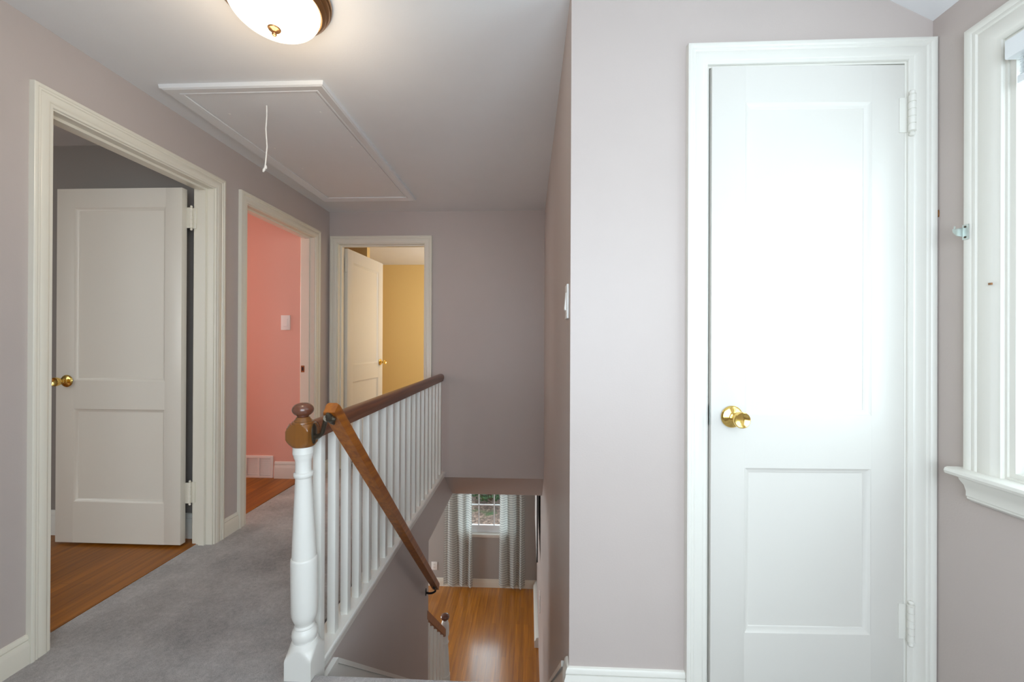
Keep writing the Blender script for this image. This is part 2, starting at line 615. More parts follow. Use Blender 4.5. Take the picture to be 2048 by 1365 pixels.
struct('wall_rear', b, M['wall'], 'taupe wall behind the viewpoint with an assumed window opening', 'wall')
b = BM(); box(b, -5.2, XR + 0.13, YR - 0.12, 6.5, CH, CH + 0.1)
struct('ceiling', b, M['ceiling'], 'white painted hall ceiling', 'ceiling')
b = BM()
prism(b, [(XR, 2.2855), (XR - 0.2875, CH), (XR, CH)], 'Y', YR, YC)
struct('ceiling_slope', b, M['ceiling'], 'sloping strip of ceiling above the right hand window wall', 'ceiling')

# bedroom (door 1)
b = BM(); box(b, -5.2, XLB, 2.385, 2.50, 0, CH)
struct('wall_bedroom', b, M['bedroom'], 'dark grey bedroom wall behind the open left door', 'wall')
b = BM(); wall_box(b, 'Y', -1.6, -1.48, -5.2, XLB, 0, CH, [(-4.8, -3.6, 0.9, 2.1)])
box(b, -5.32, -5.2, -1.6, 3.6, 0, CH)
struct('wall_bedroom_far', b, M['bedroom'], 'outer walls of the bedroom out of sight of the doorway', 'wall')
# pink room (door 2)
b = BM(); box(b, -5.2, XLB, 3.457, 3.60, 0, CH)
struct('wall_pink', b, M['pink'], 'coral pink wall seen through the second doorway', 'wall')
b = BM(); box(b, -5.2, XLB, 2.501, 2.53, 0, CH)
box(b, -5.19, -5.15, 2.53, 3.457, 0, 0.9)
struct('wall_pink_near', b, M['pink'], 'coral pink near side wall of the pink room', 'wall')
# yellow room (door 3)
b = BM(); box(b, -3.4, 0.6, 6.277, 6.4, 0, CH)
struct('wall_yellow', b, M['yellow'], 'mustard yellow wall seen through the back doorway', 'wall')
b = BM(); box(b, -3.4, -3.28, YB + 0.12, 6.277, 0, CH); box(b, 0.5, 0.6, YB + 0.12, 6.277, 0, CH)
box(b, -3.28, -1.905, 4.62, 4.70, 0, CH)
struct('wall_yellow_side', b, M['yellow'], 'mustard yellow side walls and closet return behind the back door', 'wall')

# downstairs shell
b = BM(); wall_box(b, 'Y', YW, YW + 0.15, -5.2, XS, LF, LC, [(-1.085, -0.295, -1.925, -0.56)])
struct('wall_downstairs', b, M['wall_low'], 'grey downstairs wall with the curtained window', 'wall')
b = BM(); wall_box(b, 'X', -5.2, -5.05, YN, YW, LF, LC, [(4.0, 6.0, -2.3, -0.7)])  # side opening added for the unseen fill light
box(b, -5.2, XO - 0.1, YN - 0.1, YN, LF, LC)
struct('wall_downstairs_left', b, M['wall_low'], 'grey outer walls of the downstairs room', 'wall')
b = BM(); box(b, -5.2, XO - 0.1, YN, YB + 0.2, LC - 0.02, LC); box(b, -5.2, XS, YB + 0.424, YW, LC - 0.0, LC + 0.1)
box(b, -5.2, XO - 0.1, YB + 0.2, YB + 0.424, LC - 0.001, LC + 0.1)
struct('ceiling_downstairs', b, M['ceiling'], 'white ceiling of the downstairs room', 'ceiling')

# ------------------------------------------------------------------ baseboards
BASE = [(0, 0), (.016, 0), (.016, .070), (.015, .077), (.0115, .086), (.0105, .0925), (.0065, .0935), (.0065, .0960), (.0108, .0970), (.0100, .105), (.006, .113), (0, .115)]


def baseboard(name, runs, m, label, k=1.0, z0=0.0, kth=1.0):
    """runs: (p0, p1, normal) wall-face lines with the outward normal; ends square"""
    b = BM()
    for (x0, y0), (x1, y1), (nx, ny), e0, e1 in runs:
        d = Vector((x1 - x0, y1 - y0)).normalized()
        rings = []
        for (x, y, e, s) in ((x0, y0, e0, -1), (x1, y1, e1, 1)):
            rings.append([b.verts.new((x + nx * t * kth + d.x * s * e * t * kth, y + ny * t * kth + d.y * s * e * t * kth, z0 + z * k)) for t, z in BASE])
        n = len(BASE)
        for i in range(n):
            j = (i + 1) % n
            b.faces.new((rings[0][i], rings[0][j], rings[1][j], rings[1][i]))
        b.faces.new(rings[0][::-1]); b.faces.new(rings[1])
    return struct(name, b, m, label, 'baseboard')


# closet wall piece with the mitred outside corner; e=+1 grows with thickness (outside corner), -1 inside corner
baseboard('baseboard_closet', [((XS, YC), (D4[0] - 0.069, YC), (0, -1), 1, 0), ((XS, YN - 0.012), (XS, YC), (-1, 0), 0, 1)],
          M['trim'], 'white baseboard wrapping the corner left of the closet door', kth=1.15)
baseboard('baseboard_right', [((XR, YR), (XR, YC), (-1, 0), 0, 0)], M['trim'], 'white baseboard under the right hand window', k=0.95)
baseboard('baseboard_left', [((XL, YR), (XL, D1[0] - 0.069), (1, 0), 0, 0), ((XL, D1[1] + 0.069), (XL, D2[0] - 0.069), (1, 0), 0, 0),
                             ((XL, D2[1] + 0.069), (XL, YB), (1, 0), 0, 0)],
          M['trim_cream'], 'cream baseboard along the left hall wall between the doorways', k=0.96)
baseboard('baseboard_back', [((D3[1] + 0.069, YB), (XO - 0.085, YB), (0, -1), 0, 0)], M['trim_cream'], 'cream baseboard on the back hall wall', k=0.96)
baseboard('baseboard_bedroom', [((-5.2, 2.385), (XLB, 2.385), (0, -1), 0, 0)], M['trim'], 'white baseboard behind the open bedroom door', k=1.35)
baseboard('baseboard_pink', [((-2.245, 3.457), (XLB, 3.457), (0, -1), 0, 0), ((-5.2, 3.457), (-2.53, 3.457), (0, -1), 0, 0)],
          M['trim'], 'white baseboard at the foot of the pink wall', k=1.32)
baseboard('baseboard_downstairs', [((-5.2, YW), (XS, YW), (0, -1), 0, -1)], M['trim_cream'], 'cream baseboard under the downstairs window', k=1.15, z0=LF)
baseboard('baseboard_stair_foot', [((XS, 5.27), (XS, YW), (-1, 0), 0, -1)], M['trim'], 'white baseboard on the right wall past the foot of the stairs', k=1.15, z0=LF, kth=3.4)

# stair skirt boards (slanting trim along both walls)
SL = 0.93


def skirt(name, x, sgn, label, m):
    b = BM()
    y0, y1 = YN + 0.008, 4.40
    def line(off):
        return lambda y: -0.055 - SL * (y - 1.585) + off
    t, c1, c2, low = line(0), line(-0.022), line(-0.030), line(-0.24)
    ys = 1.592 if sgn > 0 else y0
    prism(b, [(ys, t(ys)), (y1, t(y1)), (y1, low(y1)), (ys, low(ys))], 'X', x, x + sgn * 0.012)
    prism(b, [(ys, t(ys) + .0005), (y1, t(y1) + .0005), (y1, c1(y1)), (ys, c1(ys))], 'X', x, x + sgn * 0.021)
    prism(b, [(ys, t(ys) - .085), (y1, t(y1) - .085), (y1, low(y1) + .001), (ys, low(ys) + .001)], 'X', x, x + sgn * 0.017)
    if sgn > 0:
        box(b, x, x + 0.0205, y0, ys - 0.0004, low(ys), t(ys))
    return struct(name, b, m, label, 'skirt board')


skirt('trim_1', XO, 1, 'white slanting skirt board on the left side of the stairs', M['white'])
skirt('trim_2', XS, -1, 'white slanting skirt board on the right side of the stairs', M['trim'])

# ------------------------------------------------------------------ staircase
st = thing('staircase', (-0.32, YN, LF), 'straight grey carpeted staircase going down from the hall', 'staircase')
b = BM()
prism(b, [(YN - 0.03, 0.002), (YN - 0.005, 0.001), (YN + 0.004, -0.006), (YN + 0.006, -0.018), (YN, -0.028), (YN - 0.03, -0.03)], 'X', -0.774, XS - 0.001)
tag(obj('nosing', b, M['carpet'], st), 'rounded carpeted edge at the top of the stairs')
for k in range(1, 14):
    y0 = YN + 0.215 * (k - 1); z = -0.2 * k
    b = BM(); box(b, XO + 0.022, XS - 0.022, y0 - 0.012, y0 + 0.235, z - 0.035, z, 0.008)
    obj('tread', b, M['carpet'], st)
    b = BM(); box(b, XO + 0.022, XS - 0.022, y0 - 0.012, y0 + 0.0, z + 0.0, z + 0.165)
    obj('riser', b, M['carpet'], st)
b = BM(); box(b, XO + 0.022, XS - 0.022, YN + 0.215 * 13 - 0.012, YN + 0.215 * 13, LF, LF + 0.165)
obj('riser', b, M['carpet'], st)

# ------------------------------------------------------------------ doors
def U_path(a, c, top, bottom=0.0):
    return [((a, bottom), (-1, 0)), ((a, top), (-1, 1)), ((c, top), (1, 1)), ((c, bottom), (1, 0))]


def leaf_mesh(w, z0, z1, th, us, zs):
    """two panel door in local coords: u along x 0..w, thickness y 0..th. us=(u0,u1) panel sides, zs=[(z,z),(z,z)]"""
    b = BM()
    u0, u1 = us
    (a0, a1), (c0, c1) = zs          # lower, upper panel
    e = 0.0016
    box(b, 0, u0, 0, th, z0, z1, e); box(b, u1, w, 0, th, z0, z1, e)
    for q0, q1 in ((z0, a0), (a1, c0), (c1, z1)):
        box(b, u0 - 0.001, u1 + 0.001, 0.0002, th - 0.0002, q0, q1)
    for p0, p1 in zs:
        box(b, u0 - 0.002, u1 + 0.002, 0.013, th - 0.013, p0 - 0.002, p1 + 0.002)
        for s in (0, 1):       # moulded sticking round the panel on both faces
            fn = (lambda u, z, p: (u, 0.013 - p, z)) if s == 0 else (lambda u, z, p: (u, th - 0.013 + p, z))
            prof = [(0, 0), (0, 0.0125), (-0.0015, 0.0125), (-0.004, 0.0105), (-0.014, 0.0045), (-0.0165, 0.0035), (-0.019, 0)]
            path = [((u0, p0), (-1, -1)), ((u0, p1), (-1, 1)), ((u1, p1), (1, 1)), ((u1, p0), (1, -1))]
            frame_sweep(b, prof, path, fn, closed=True)
    return b


def knob_mesh(sgn):
    """round rosette, neck and cupped drum knob along local Y (sgn -1 towards -Y)"""
    b = BM()
    prof = [(0, .0355), (.003, .0365), (.006, .035), (.009, .030), (.011, .018), (.013, .0145), (.017, .0135), (.019, .0165), (.022, .0165),
            (.024, .0125), (.032, .0125), (.036, .016), (.040, .0205), (.046, .0235), (.056, .0255), (.062, .0262), (.0655, .0255), (.067, .0235),
            (.0665, .0215), (.063, .017), (.0615, .008), (.061, .001)]
    lathe(b, [(sgn * h, r) for h, r in prof], (0, 0, 0), 'Y', 40)
    return b


def hinge_mesh(h=0.135, r=0.0085):
    b = BM()
    prof = []
    seg = h / 5
    for i in range(5):
        prof += [(i * seg + .0006, r * 0.82), (i * seg + .0012, r), ((i + 1) * seg - .0012, r), ((i + 1) * seg - .0006, r * 0.82)]
    prof = [(-.016, .001), (-.015, r * .5), (-.011, r * .85), (-.006, r * .8), (-.003, r * .55), (-.001, r * 1.05)] + prof + \
           [(h + .001, r * 1.05), (h + .003, r * .55), (h + .006, r * .8), (h + .011, r * .85), (h + .015, r * .5), (h + .016, .001)]
    lathe(b, prof, (0, 0, 0), 'Z', 20)
    return b


def xform(bm, mtx):
    bmesh.ops.transform(bm, matrix=mtx, verts=bm.verts[:])
    return bm


def doorway(name, label, opening, top, plane, depth, m, prof=CASING, right_scale=1.0, back=True, base=None, extra=0.0):
    """casing + jamb + stop of one doorway. plane: ('X', face, sgn) or ('Y', face, sgn)"""
    a, c = opening
    ax, f, s = plane
    fn = plane_x(f, s) if ax == 'X' else plane_y(f, s)
    mid = (a + c) / 2
    t = thing(name, (f, mid, 0) if ax == 'X' else (mid, f, 0), label, 'door', kind='structure')
    b = BM()
    path = [((a, 0), (-1, 0)), ((a, top), (-1, 1)), ((c, top), (right_scale, 1)), ((c, 0), (right_scale, 0))]
    frame_sweep(b, prof, path, fn)
    obj('casing', b, m, t)
    if back:
        fb = plane_x(f - s * depth, -s) if ax == 'X' else plane_y(f - s * depth, -s)
        b = BM(); frame_sweep(b, prof, path, fb)
        obj('casing', b, m, t)
    # jamb lining, 5 mm reveal
    b = BM()
    jp = [(-0.005, 0.0), (0.0, 0.0), (0.0, -depth), (-0.005, -depth)]
    r = -0.006
    frame_sweep(b, [(r, 0.002), (0.004, 0.002), (0.004, -depth - 0.002), (r, -depth - 0.002)], U_path(a, c, top), fn)
    obj('jamb', b, m, t)
    return t, fn


# door 1: bedroom
door1, fn1 = doorway('door_1', 'wide cream doorway at the left with its two panel door standing open', D1, DT, ('X', XL, 1), XL - XLB, M['trim_cream'])
b = BM(); frame_sweep(b, [(-0.018, -0.040), (-0.005, -0.038), (-0.005, -0.078), (-0.018, -0.076)], U_path(D1[0], D1[1], DT), fn1)
obj('stop', b, M['trim_cream'], door1)
W1 = 0.772
us = (0.110, 0.672); zs = [(0.240, 0.795), (0.958, 1.990)]
b = leaf_mesh(W1, 0.0, 2.102, 0.036, us, zs)
xform(b, Matrix.Translation((-2.812, 2.264, 0.018)))
leaf1 = obj('leaf', b, M['door'], door1)
b = knob_mesh(-1); xform(b, Matrix.Translation((-2.742, 2.264, 0.977))); obj('doorknob', b, M['brass'], leaf1)
b = knob_mesh(1); xform(b, Matrix.Translation((-2.742, 2.300, 0.977))); obj('doorknob', b, M['brass'], leaf1)
for z in (0.245, 1.885):
    b = hinge_mesh(0.118, 0.0075); xform(b, Matrix.Translation((-2.016, 2.302, z + 0.008)))
    box(b, -2.042, -2.018, 2.296, 2.299, z + .006, z + 0.128)
    box(b, -2.018, -1.992, 2.308, 2.3165, z + .006, z + 0.128)
    obj('hinge', b, M['trim_cream'], leaf1)

# door 2: pink room (no leaf in sight)
door2, fn2 = doorway('door_2', 'cream doorway framing the pink room, second on the left', D2, DT, ('X', XL, 1), XL - XLB, M['trim_cream'])
b = BM(); frame_sweep(b, [(-0.018, -0.040), (-0.005, -0.038), (-0.005, -0.078), (-0.018, -0.076)], U_path(D2[0], D2[1], DT), fn2)
obj('stop', b, M['trim_cream'], door2)
b = BM(); box(b, -2.004, -1.974, D2[1] - 0.0085, D2[1] - 0.0055, 0.945, 1.003)
sp = obj('strike_plate', b, M['antique'], door2)
b = BM(); box(b, -1.997, -1.981, D2[1] - 0.0092, D2[1] - 0.0083, 0.958, 0.990)
tag(obj('latch_hole', b, M['slot'], sp), 'dark latch hole')

# door 3: yellow room
door3, fn3 = doorway('door_3', 'cream back doorway with its door swung into the yellow room', D3, DT + 0.004, ('Y', YB, -1), 0.12, M['trim_cream'], base=None)
b = BM(); frame_sweep(b, [(-0.018, -0.040), (-0.005, -0.038), (-0.005, -0.078), (-0.018, -0.076)], U_path(D3[0], D3[1], DT + 0.004), fn3)
obj('stop', b, M['trim_cream'], door3)
W3 = 0.775
b = leaf_mesh(W3, 0.0, 2.108, 0.036, (0.105, 0.665), [(0.240, 0.795), (0.958, 1.990)])
a3 = math.radians(90 - 4.6)
m3 = Matrix.Translation((-1.771, 3.832, 0.018)) @ Matrix.Rotation(a3, 4, 'Z')
leaf3 = obj('leaf', xform(b, m3), M['door'], door3)
for s, yy in ((-1, 0.0), (1, 0.036)):
    b = knob_mesh(s)
    xform(b, m3 @ Matrix.Translation((W3 - 0.065, yy, 0.962)))
    obj('doorknob', b, M['brass'], leaf3)
for z in (0.245, 1.905):
    b = hinge_mesh(0.118, 0.0075); xform(b, Matrix.Translation((-1.787, 3.826, z)))
    obj('hinge', b, M['trim_cream'], leaf3)

# door 4: closet
door4, fn4 = doorway('door_4', 'white closed two panel closet door with brass knob', D4, DT + 0.016, ('Y', YC, -1), 0.115, M['trim'], right_scale=1.21, back=False)
b = BM(); frame_sweep(b, [(-0.018, -0.040), (-0.005, -0.038), (-0.005, -0.078), (-0.018, -0.076)], U_path(D4[0], D4[1], DT + 0.016), fn4)
obj('stop', b, M['trim'], door4)
W4 = 0.630
b = leaf_mesh(W4, 0.0, 2.132, 0.036, (0.112, 0.524), [(0.246, 0.796), (0.970, 2.012)])
# hinge on the right: swung open by about a degree and a half about it
hx, hy = 1.236, YC - 0.002
m4 = Matrix.Translation((hx, hy, 0.010)) @ Matrix.Rotation(math.radians(1.3), 4, 'Z') @ Matrix.Translation((-W4, 0, 0))
leaf4 = obj('leaf', xform(b, m4), M['closet'], door4)
b = knob_mesh(-1); xform(b, m4 @ Matrix.Translation((0.068, 0, 0.965))); obj('doorknob', b, M['brass'], leaf4)
b = BM(); box(b, -0.0012, 0.0008, 0.005, 0.031, 0.935, 1.000); xform(b, m4); obj('latch_plate', b, M['steel'], leaf4)
b = BM(); box(b, D4[0] + 0.0055, D4[0] + 0.0075, YC + 0.000, YC + 0.035, 0.950, 1.012)
obj('strike_plate', b, M['bronze_dark'], door4)
for z in (0.248, 1.915):
    b = hinge_mesh(0.118, 0.0098); xform(b, Matrix.Translation((1.247, YC - 0.016, z)))
    box(b, 1.218, 1.243, YC - 0.0045, YC - 0.0020, z + .002, z + 0.116)
    obj('hinge', b, M['trim'], leaf4)
b = BM(); prism(b, [(1.3255, 1.655), (1.3285, 1.648), (1.3265, 1.632), (1.3245, 1.640)], 'Y', YC - 0.0222, YC - 0.016)
tag(obj('paint_chip', b, M['cap'], [c for c in door4.children if c.name.startswith('casing')][0]), 'small brown chip on the outer edge')
# closet interior so that the gap is dark
b = BM(); box(b, 0.30, 1.457, 2.0, 2.1, 0, CH)
struct('wall_closet_interior', b, M['wall'], 'back wall inside the closet', 'wall')

# ------------------------------------------------------------------ right window
win1 = thing('window_1', (XR, 0.76, 0.845), 'white painted sash window cropped by the right edge', 'window', kind='structure')
fw = plane_x(XR, -1)
wa, wc, wz0, wz1 = 0.345, 1.172, 0.845, 2.071
b = BM()
WC = scale_prof(CASING, 1.32)
frame_sweep(b, WC, [((wa, wz0), (-1, 0)), ((wa, wz1), (-1, 1)), ((wc, wz1), (1, 1)), ((wc, wz0), (1, 0))], fw)
wcas = obj('casing', b, M['trim'], win1)
b = BM(); box(b, XR - 0.022, XR - 0.017, 1.188, 1.195, 1.388, 1.394)
tag(obj('paint_chip', b, M['cap'], wcas), 'small brown chip in the white paint')
b = BM()
frame_sweep(b, [(-0.006, 0.002), (0.002, 0.002), (0.002, -0.13), (-0.006, -0.13)],
            [((wa, wz0), (-1, -1)), ((wa, wz1), (-1, 1)), ((wc, wz1), (1, 1)), ((wc, wz0), (1, -1))], fw, closed=True)
obj('jamb', b, M['trim'], win1)
b = BM()
frame_sweep(b, [(-0.020, -0.004), (-0.006, -0.004), (-0.006, -0.030), (-0.020, -0.030)],
            [((wa, wz0), (-1, -1)), ((wa, wz1), (-1, 1)), ((wc, wz1), (1, 1)), ((wc, wz0), (1, -1))], fw, closed=True)
obj('stop', b, M['trim'], win1)
# stool and apron
b = BM()
prism(b, [(XR + 0.09, 0.845), (XR - 0.046, 0.845), (XR - 0.053, 0.842), (XR - 0.056, 0.834), (XR - 0.053, 0.826), (XR - 0.046, 0.823), (XR + 0.09, 0.823)],
      'Y', wa - 0.105, 1.282)
obj('stool', b, M['trim'], win1)
b = BM()
prism(b, [(XR, 0.823), (XR - 0.046, 0.823), (XR - 0.043, 0.815), (XR - 0.030, 0.800), (XR - 0.024, 0.782), (XR - 0.024, 0.768), (XR - 0.021, 0.766),
          (XR - 0.021, 0.760), (XR - 0.012, 0.752), (XR - 0.006, 0.750), (XR, 0.750)], 'Y', wa - 0.075, 1.250)
obj('apron', b, M['trim'], win1)
for (zz0, zz1, xx) in ((0.850, 1.48, XR + 0.045), (1.45, 2.066, XR + 0.085)):
    b = BM()
    s = 0.045
    frame_sweep(b, [(0, 0), (0, 0.035), (-s, 0.035), (-s, 0)],
                [((wa + 0.008, zz0), (-1, -1)), ((wa + 0.008, zz1), (-1, 1)), ((wc - 0.008, zz1), (1, 1)), ((wc - 0.008, zz0), (1, -1))],
                lambda u, z, p: (xx + p, u, z), closed=True)
    sash = obj('sash', b, M['vinyl'], win1)
    b = BM(); box(b, xx + 0.015, xx + 0.018, wa + 0.03, wc - 0.03, zz0 + 0.03, zz1 - 0.03)
    obj('pane', b, M['glass'], sash)

bl = thing('mini_blind', (XR, 0.75, 2.06), 'white mini blind drawn up at the top of the right hand window', 'blind')
b = BM(); box(b, XR - 0.030, XR + 0.030, wa + 0.022, 1.150, 1.998, 2.050, 0.003)
obj('headrail', b, M['blind'], bl)
for i in range(14):
    b = BM(); z = 1.946 + i * 0.0036
    prism(b, [(XR - 0.016, z), (XR, z + 0.0018), (XR + 0.016, z), (XR + 0.016, z - 0.0009), (XR, z + 0.0009), (XR - 0.016, z - 0.0009)], 'Y', wa + 0.03, 1.128)
    obj('slat', b, M['blind'], bl)
b = BM(); box(b, XR - 0.018, XR + 0.018, wa + 0.03, 1.132, 1.922, 1.943, 0.003)
obj('bottom_rail', b, M['blind'], bl)
b = BM(); tube(b, [(XR - 0.012, 1.118, 1.999), (XR - 0.014, 1.118, 1.985), (XR - 0.012, 1.112, 1.962), (XR - 0.010, 1.108, 1.944)], 0.0018, 6)
obj('ladder_cord', b, M['brass'], bl)

cb = thing('curtain_rod_bracket', (XR - 0.02, 1.262, 1.55), 'small zinc curtain rod bracket screwed to the window casing', 'bracket')
b = BM(); box(b, XR - 0.0235, XR - 0.0215, 1.245, 1.262, 1.533, 1.578, 0.0004)
obj('plate', b, M['steel'], cb)
b = BM(); prism(b, [(XR - 0.023, 1.570), (XR - 0.052, 1.566), (XR - 0.050, 1.556), (XR - 0.040, 1.546), (XR - 0.023, 1.543)], 'Y', 1.2605, 1.2625)
box(b, XR - 0.046, XR - 0.044, 1.2605, 1.264, 1.566, 1.575)
obj('hook', b, M['steel'], cb)
for z in (1.540, 1.571):
    b = BM(); lathe(b, [(0, .0032), (-.0015, .003), (-.002, .001)], (XR - 0.0235, 1.2535, z), 'X', 12)
    obj('screw', b, M['bronze_dark'], cb)

# ------------------------------------------------------------------ balustrade
bal = thing('stair_balustrade', (-0.82, 1.449, 0), 'white balustrade with reddish brown handrail and turned newel along the stairwell', 'balustrade')
NX, NY = -0.824, 1.449
def lean(bm):      # the old post leans a little to the left
    for v in bm.verts:
        v.co.x -= 0.0135 * max(0, v.co.z - 0.08)
b = BM()
S = 0.049
prof = [(-0.34, .075), (.058, .075), (.066, .0725), (.074, .068), (.083, .062), (.091, .056), (.098, .052), (.103, .0500),
        (.106, .0492), (.120, .0490), (.1205, .0465), (.124, .0455), (.130, .0475), (.140, .0500), (.150, .0490), (.158, .0455), (.164, .0400), (.167, .0385),
        (.170, .0405), (.173, .0400), (.178, .0365), (.183, .0370), (.190, .0410), (.200, .0455), (.212, .0495), (.225, .0512),
        (.300, .0518), (.415, .0516), (.420, .0508), (.423, .0485), (.4235, .0465), (.440, .0460), (.500, .0435), (.580, .0390), (.660, .0342), (.712, .0312),
        (.716, .0318), (.719, .0350), (.723, .0375), (.729, .0380), (.734, .0368), (.737, .0320), (.745, .0308), (.775, .0305), (.782, .0318), (.787, .0340), (.790, .0345),
        (.7905, .0360), (.797, .0368), (.803, .0395), (.806, .0400), (.8065, .0405), (.815, .0402), (.835, .0390)]
prof = [(h, r if h < .12 else r * .885) for h, r in prof]
lathe(b, prof, (NX, NY, 0), 'Z', 96, square=S, sq_top=0.118)
lean(b)
newel = obj('newel_post', b, M['white'], bal)
b = BM()
capp = [(.832, .0440), (.836, .0480), (.843, .0550), (.852, .0625), (.862, .0690), (.892, .0690), (.902, .0640), (.909, .0585), (.914, .0535), (.917, .0520),
        (.918, .0445), (.921, .0440), (.924, .0420), (.9245, .0370), (.928, .0350), (.934, .0290), (.938, .0270), (.9395, .0255)]
lathe(b, [(h, r * .865) for h, r in capp], (NX, NY, 0), 'Z', 96, square=0.0420)
lean(b)
tag(obj('cap_block', b, M['cap'], newel), 'brown stained block with chamfered corners')
b = BM()
ball = [(.938, .0200), (.943, .0240)]
for i in range(0, 15):
    t = math.radians(-62 + i * 10.8)
    ball.append((.9665 + .0250 * math.sin(t), .006 + .0362 * math.cos(t)))
ball.append((.9920, .001))
lathe(b, [(h, r * .88) for h, r in ball], (NX, NY, 0), 'Z', 48)
lean(b)
tag(obj('finial', b, M['cap_ball'], newel), 'flattened brown turned ball')

b = BM()
prism(b, [(-0.872, .006), (-0.782, .006), (-0.777, .002), (-0.775, -.006), (-0.777, -.013), (-0.782, -.016), (-0.7835, -.024), (-0.7845, -.032), (-0.7862, -.046), (-0.872, -.046)],
      'Y', 1.50, YB)
obj('shoe_rail', b, M['white'], bal)
RX = -0.820
b = BM()
rp = [(-.022, .852), (.022, .852), (.024, .862), (.0285, .872), (.0300, .885), (.0285, .900), (.022, .911), (.012, .917), (0, .919),
      (-.012, .917), (-.022, .911), (-.0285, .900), (-.0300, .885), (-.0285, .872), (-.024, .862)]
prism(b, [(RX + x, z) for x, z in rp], 'Y', 1.490, YB)
obj('handrail', b, M['rail'], bal)
first = None
for i in range(19):
    if first is None:
        b = BM(); box(b, -0.8335, -0.8005, 1.5130, 1.5460, 0.004, 0.856, 0.0012)
        first = obj('baluster', b, M['white'], bal)
        o = first
    else:
        o = first.copy(); COL.objects.link(o); o.parent = bal
        o.matrix_parent_inverse = first.matrix_parent_inverse.copy()
    o.location = (0, 0.1165 * i, 0)

# ------------------------------------------------------------------ handrail down the stairs
hr = thing('stair_handrail', (-0.70, 1.41, 0.95), 'orange brown handrail sloping down the left side of the stairs on two brackets', 'handrail')
sl = -0.987
prof = [(-.0235, -.048), (.0235, -.048), (.0235, -.028), (.0255, -.018), (.0235, -.006), (.016, 0), (-.016, 0), (-.0235, -.006), (-.0255, -.018), (-.0235, -.028)]
HXC = -0.697
rings = []
b = BM()
ang = math.atan(sl)
dv = Vector((0, math.cos(ang), math.sin(ang))); nv = Vector((0, -math.sin(ang), math.cos(ang)))
RY, RZ = 1.400, 1.003
p0 = Vector((HXC, RY, RZ)); p1 = Vector((HXC - 0.008, 3.068, RZ + sl * (3.068 - RY)))
Ltot = (p1 - p0).length
for k, (t, drop, shr) in enumerate([(0.0, 0.0, .86), (0.004, 0, .97), (0.012, 0, 1), (0.5, 0, 1), (1, 0, 1)]):
    c = p0 + (p1 - p0) * (t if t >= .5 or k > 2 else t)
    ring = []
    for (x, n) in prof:
        q = c + Vector((x * shr, 0, 0)) + nv * (n * shr - (1 - shr) * .026)
        if k == 4:
            q = q + dv * (-(n + .026) * 0.15)
        ring.append(b.verts.new(q))
    rings.append(ring)
n = len(prof)
for A, B in zip(rings, rings[1:]):
    for i in range(n):
        j = (i + 1) % n
        b.faces.new((A[i], A[j], B[j], B[i]))
b.faces.new(rings[0][::-1]); b.faces.new(rings[-1])
obj('rail', b, M['rail_orange'], hr)


def oval_plate(b, x, y, z, ry, rz, d, sgn=1):
    prof = [(0, 1.0), (.35, 1.0), (.7, .86), (1.0, .5), (1.15, .02)]
    seg = 28; R = []
    for h, r in prof:
        R.append([b.verts.new((x + sgn * h * d, y + ry * r * math.cos(2 * math.pi * i / seg), z + rz * r * math.sin(2 * math.pi * i / seg))) for i in range(seg)])
    for A, B in zip(R, R[1:]):
        for i in range(seg):
            j = (i + 1) % seg
            b.faces.new((A[i], A[j], B[j], B[i]))
    b.faces.new(R[0][::-1]); b.faces.new(R[-1])


b = BM()
oval_plate(b, NX + 0.0305, 1.446, 0.878, 0.017, 0.038, 0.007)
tip = p0 + dv * 0.016 - nv * 0.057 + Vector((-0.008, 0, 0))
pts = bez((NX + 0.034, 1.446, 0.868), (-0.768, 1.436, 0.866), (-0.748, 1.424, 0.888)) + bez((-0.748, 1.424, 0.888), (-0.728, 1.410, tip.z - 0.002), tip)[1:]
tube(b, pts, [.0125 - .0050 * math.sin(math.pi * i / (len(pts) - 1)) for i in range(len(pts))], 14)
cc = p0 + dv * 0.020 - nv * 0.0535
tube(b, [cc - dv * 0.026, cc - dv * 0.012, cc + dv * 0.018, cc + dv * 0.038], [.005, .012, .012, .005], 14)
lathe(b, [(-.012, .008), (.0, .0115), (.012, .0105), (.018, .005)], (tip.x + 0.012, tip.y, tip.z - 0.004), 'X', 16)
tag(obj('bracket', b, M['bronze_dark'], hr), 'dark bronze bracket fixed to the newel post')
b = BM()
yb = 3.028; zb = RZ + sl * (yb - RY)
oval_plate(b, XO, yb + 0.03, zb - 0.110, 0.016, 0.030, 0.006)
pts = bez((XO + 0.004, yb + 0.03, zb - 0.115), (XO + 0.050, yb + 0.02, zb - 0.120), (HXC - 0.010, yb, zb - 0.082)) + [(HXC - 0.006, yb - 0.002, zb - 0.068)]
tube(b, pts, .0075, 12)
qc = p0 + (p1 - p0) * ((yb - RY) / (3.068 - RY)) - nv * 0.052
tube(b, [qc - dv * .032, qc, qc + dv * .032], [.006, .009, .006], 12)
tag(obj('bracket', b, M['black'], hr), 'black bracket fixed to the wall at the lower end')

